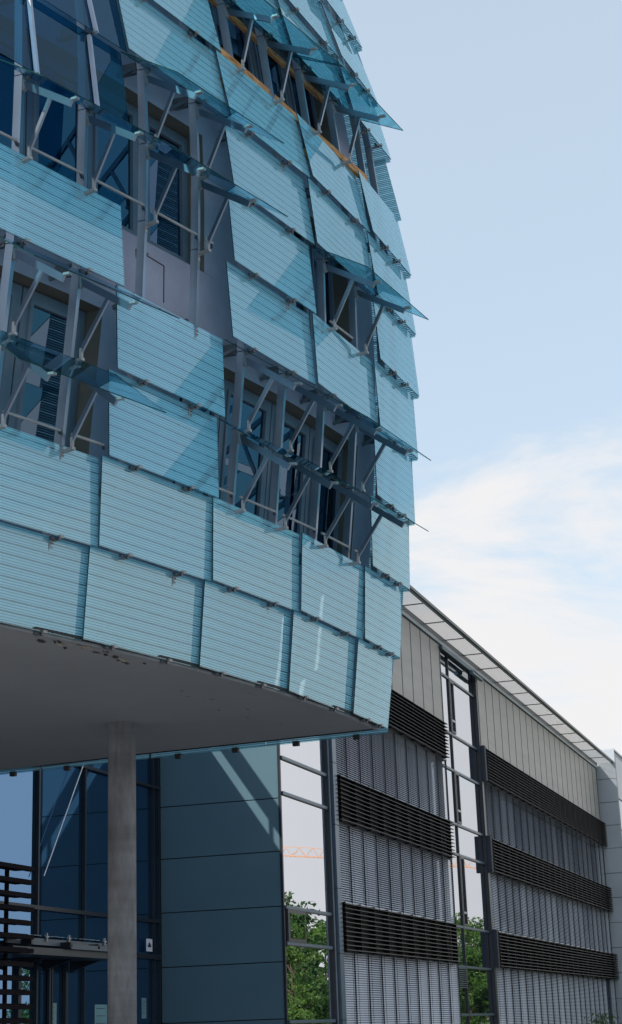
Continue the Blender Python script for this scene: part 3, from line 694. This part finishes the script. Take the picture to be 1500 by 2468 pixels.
q = MB(); q.box(39.7, 92.3, 13.16, 13.25, 15.0, 15.10, 'fascia_light'); q.box(39.7, 92.3, 13.10, 13.155, 15.02, 15.12, 'dark_frame'); q.build('gutter', OB)
q = MB(); q.box(39.9, 91.5, YF+.3, 30, 15.05, 15.2, 'roof_grey'); q.box(39.9, 91.5, 29.7, 30, 0, 15.05, 'render_wall'); q.build('roof', OB)
# ------------------------------------------------------------------ TOWER at the far end
TW = empty('end_tower', (95, 14, 0), 'pale metal clad tower at the far right end of the office building', 'building')
XT = 91.75; zt = [15.75, 14.15, 12.88, 11.64, 10.41, 9.08, 7.8, 6.5, 5.2, 3.9, 2.6, 1.3, 0]
YT0 = 13.02
for b_, a in zip(zt[:-1], zt[1:]):
    q = MB(); q.box(XT, XT+.06, YT0, 14.6, a+.015, b_-.015, 'tower_panel'); q.build('cladding_panel', TW)
q = MB(); q.box(XT+.062, 120, YT0+.05, 24, 0, 15.7, 'pilaster'); q.box(XT+.05, 120, YT0+.0, 24, 15.7, 15.8, 'tower_panel'); q.build('core', TW)
for i, (z0, z1) in enumerate([(0.2, 2.2), (2.3, 3.6), (3.7, 5.8), (5.9, 7.4), (7.5, 9.6), (9.7, 11.3), (11.4, 13.0), (13.1, 15.4)]):
    for x0 in (XT+.25, XT+3.6, XT+7.0):
        q = MB(); q.box(x0, x0+3.25, YT0+.0, YT0+.04, z0, z1, 'glass_office' if i % 2 == 0 else 'tower_panel'); q.build('glazing' if i % 2 == 0 else 'front_panel', TW)
# ------------------------------------------------------------------ TREES (stand on the open side; the glass mirrors them)
def tree_mesh(seed, H, leaf, n_leaf, spread, trunk_h):
    rnd = random.Random(seed)
    t = MB(); pts = [(0, 0, 0), (.05*H*.1, .02, H*.25), (-.01*H, .03*H, H*.5), (.01*H, 0, H*.78)]
    t.tube(pts, [H*.022, H*.017, H*.011, H*.004], 'bark', 10)
    cl = []
    for i in range(26):
        h = rnd.uniform(trunk_h, .95); a = rnd.uniform(0, 6.283); wd = spread*H*math.sin(min(1, (1.02-h)/(1.02-trunk_h)+.12)*math.pi*.62)*rnd.uniform(.55, 1.1)
        e = Vector((math.cos(a)*wd, math.sin(a)*wd, H*(h+.05))); s0 = Vector((0, .01*H, H*max(.16, h-.18)))
        t.tube([s0, s0.lerp(e, .5)+Vector((0, 0, -.01*H)), e], [H*.007, H*.004, H*.0015], 'bark', 5)
        for q in range(4): cl.append((s0.lerp(e, rnd.uniform(.55, 1.08))+Vector([rnd.gauss(0, H*.035) for _ in range(3)]), H*rnd.uniform(.05, .095)))
    f = MB()
    for i in range(n_leaf):
        c, rr = rnd.choice(cl); d = Vector([rnd.gauss(0, 1) for _ in range(3)]).normalized()*rr*rnd.random()**.4
        p = c+Vector((d.x, d.y, d.z*.75)); s_ = rnd.uniform(.6, 1.3)*H*.0115
        a = Vector([rnd.gauss(0, 1) for _ in range(3)]).normalized(); b_ = a.cross(Vector([rnd.gauss(0, 1) for _ in range(3)])).normalized()
        f.add([p-a*s_*1.3, p+b_*s_*.7, p+a*s_*1.3, p-b_*s_*.7], [(0, 1, 2, 3)], leaf)
    return t, f
def place_tree(protos, i, loc, s, rot, label, group='trees on the lawn beyond the open side'):
    r = bpy.data.objects.new('leafy_tree', None); COL.objects.link(r); r.location = loc; r.rotation_euler = (0, 0, rot); r.scale = (s, s, s)
    tag(r, label, 'tree', group)
    for nm, me in protos[i]:
        o = bpy.data.objects.new(nm, me); COL.objects.link(o); o.parent = r
protos = []
for sd_, leaf, sp, th in ((1, 'leaf_a', .27, .16), (2, 'leaf_b', .24, .12), (3, 'leaf_c', .20, .12)):
    t, f = tree_mesh(sd_, 10, leaf, 9000, sp, th)
    to, fo = t.build('trunk'), f.build('crown'); protos.append([('trunk', to.data), ('crown', fo.data)])
    bpy.data.objects.remove(to); bpy.data.objects.remove(fo)
KIND = ['broad dark green tree', 'bright green round tree', 'slim deep green tree']
WHERE = ['nearest the striped building corner', 'second along the lawn row', 'third along the lawn row', 'fourth along the lawn row', 'opposite the narrow glass strip', 'sixth along the lawn row', 'seventh along the lawn row', 'opposite the glazed slot', 'ninth along the lawn row', 'tenth along the lawn row', 'eleventh along the lawn row', 'twelfth along the lawn row', 'thirteenth along the lawn row', 'set back behind the lawn row start', 'tallest, at the far end of the row', 'beside the taller white flagpole', 'farthest left, past the white flagpoles']
tl_ = [(74, 2, .62, 1), (80, -1, .86, 0), (86, 3, .80, 1), (90, -3, 1.0, 2), (97, 1, .92, 0), (103, -2, 1.12, 1), (110, 2, 1.0, 0), (118, -2, 1.25, 1), (124, 3, 1.05, 2), (131, -1, 1.3, 0), (139, 2, 1.2, 1), (149, -2, 1.45, 0), (161, 2, 1.4, 1), (66, -8, .7, 0), (175, -2, 1.7, 0), (57, -16, .75, 1), (47, -22, .8, 0)]
for k_, (x, y, s, i) in enumerate(tl_):
    place_tree(protos, i, (x, y, 0), s*(.9 if x < 100 else .72), k_*1.7, KIND[i]+' '+WHERE[k_])
far_ = [(84, -9, .95, 'low green tree in the back row opposite the glass strip'), (93, -11, 1.15, 'wide green tree in the back row behind the slim tree'), (101, -9, 1.1, 'leafy green tree third in the back row'),
        (108, -12, 1.25, 'tall green tree fourth in the back row'), (116, -10, 1.3, 'tall green tree fifth in the back row'), (126, -13, 1.5, 'big green tree sixth in the back row'), (137, -10, 1.4, 'big green tree seventh in the back row'), (150, -13, 1.6, 'big green tree eighth in the back row'), (165, -11, 1.7, 'big green tree ninth and last in the back row')]
for k_, (x, y, s, lab) in enumerate(far_): place_tree(protos, (k_+1) % 2, (x, y, 0), s*.68, k_*2.3+.6, lab)
for (x, y, h, lab) in ((51.2, -11.2, 15.0, 'taller of two white flagpoles mirrored in the lowest glass panels'), (46.5, -16.5, 12.4, 'shorter of two white flagpoles mirrored in the lowest glass panels')):
    q = MB(); q.tube([(x, y, 0), (x, y, .6), (x, y, h)], [.16, .10, .07], 'pole_white', 16)
    q.tube([(x, y, h), (x, y, h+.06), (x, y, h+.12), (x, y, h+.17)], [.03, .09, .09, .02], 'alu', 12)
    q.tube([(x+.13, y, 1.2), (x+.11, y, h-.2)], .008, 'pole_white', 5)
    tag(q.build('flagpole', None, True), lab, 'flagpole', 'white flagpoles')
# tower crane far beyond the trees (mirrored in the strip glazing)
CR = empty('tower_crane', (173.8, -54.0, 0), 'orange lattice tower crane far off, mirrored in the narrow glass strip', 'crane')
def lattice(p, q_, w_, h_, step, name):
    mb = MB(); p = Vector(p); q_ = Vector(q_); d = q_-p; n_ = int(d.length/step); dn = d.normalized()
    a = dn.cross(Vector((0, 0, 1))); a = a.normalized() if a.length > .1 else Vector((1, 0, 0)); c = a.cross(dn)
    cs = [p-a*w_/2, p+a*w_/2, p+c*h_]; r_ = .07
    for k_ in cs: mb.bar(k_, k_+d, r_, r_, 'red_lattice')
    for i in range(n_):
        t0, t1 = d*(i/n_), d*((i+.5)/n_); t2 = d*((i+1)/n_)
        for k_ in (0, 1): mb.bar(cs[k_]+t0, cs[2]+t1, .035, .035, 'red_lattice'); mb.bar(cs[2]+t1, cs[k_]+t2, .06, .06, 'red_lattice')
        mb.bar(cs[0]+t0, cs[1]+t0, .06, .06, 'red_lattice')
    return mb.build(name, CR)
lattice((174.5, -52, 22.2), (186.6, -8, 17.5), 1.0, 1.0, 1.5, 'jib'); lattice((173.8, -54.0, 0), (173.8, -54.0, 22.4+6), 1.6, 1.4, 2.0, 'mast')
q = MB(); q.box(173.8-.9, 173.8+.9, -54.0-2.2, -54.0-.9, 22.4-1.5, 22.4+.5, 'sign_white'); q.build('cab', CR)
# shrub by the facade foot, bottom right
sh = MB(); rnd = random.Random(5)
for i in range(1400):
    x = rnd.gauss(79.5, 1.6); y = 12.9+rnd.gauss(0, .35); z = abs(rnd.gauss(0, .8))+.1
    if z > 2.2-.25*abs(x-79.5): continue
    p = Vector((x, y, z)); a = Vector([rnd.gauss(0, 1) for _ in range(3)]).normalized(); b_ = a.cross(Vector((0, 0, 1))).normalized(); s_ = rnd.uniform(.04, .09)
    sh.add([p-a*s_*1.5, p+b_*s_*.6, p+a*s_*1.5, p-b_*s_*.6], [(0, 1, 2, 3)], 'leaf_a')
for i in range(30):
    x = rnd.gauss(79.5, 1.4); sh.tube([(x, 12.9, 0), (x+rnd.gauss(0, .15), 12.9, rnd.uniform(1, 1.9))], .01, 'bark', 5)
tag(sh.build('shrub'), 'leafy green shrub at the foot of the office building, bottom right', 'shrub')
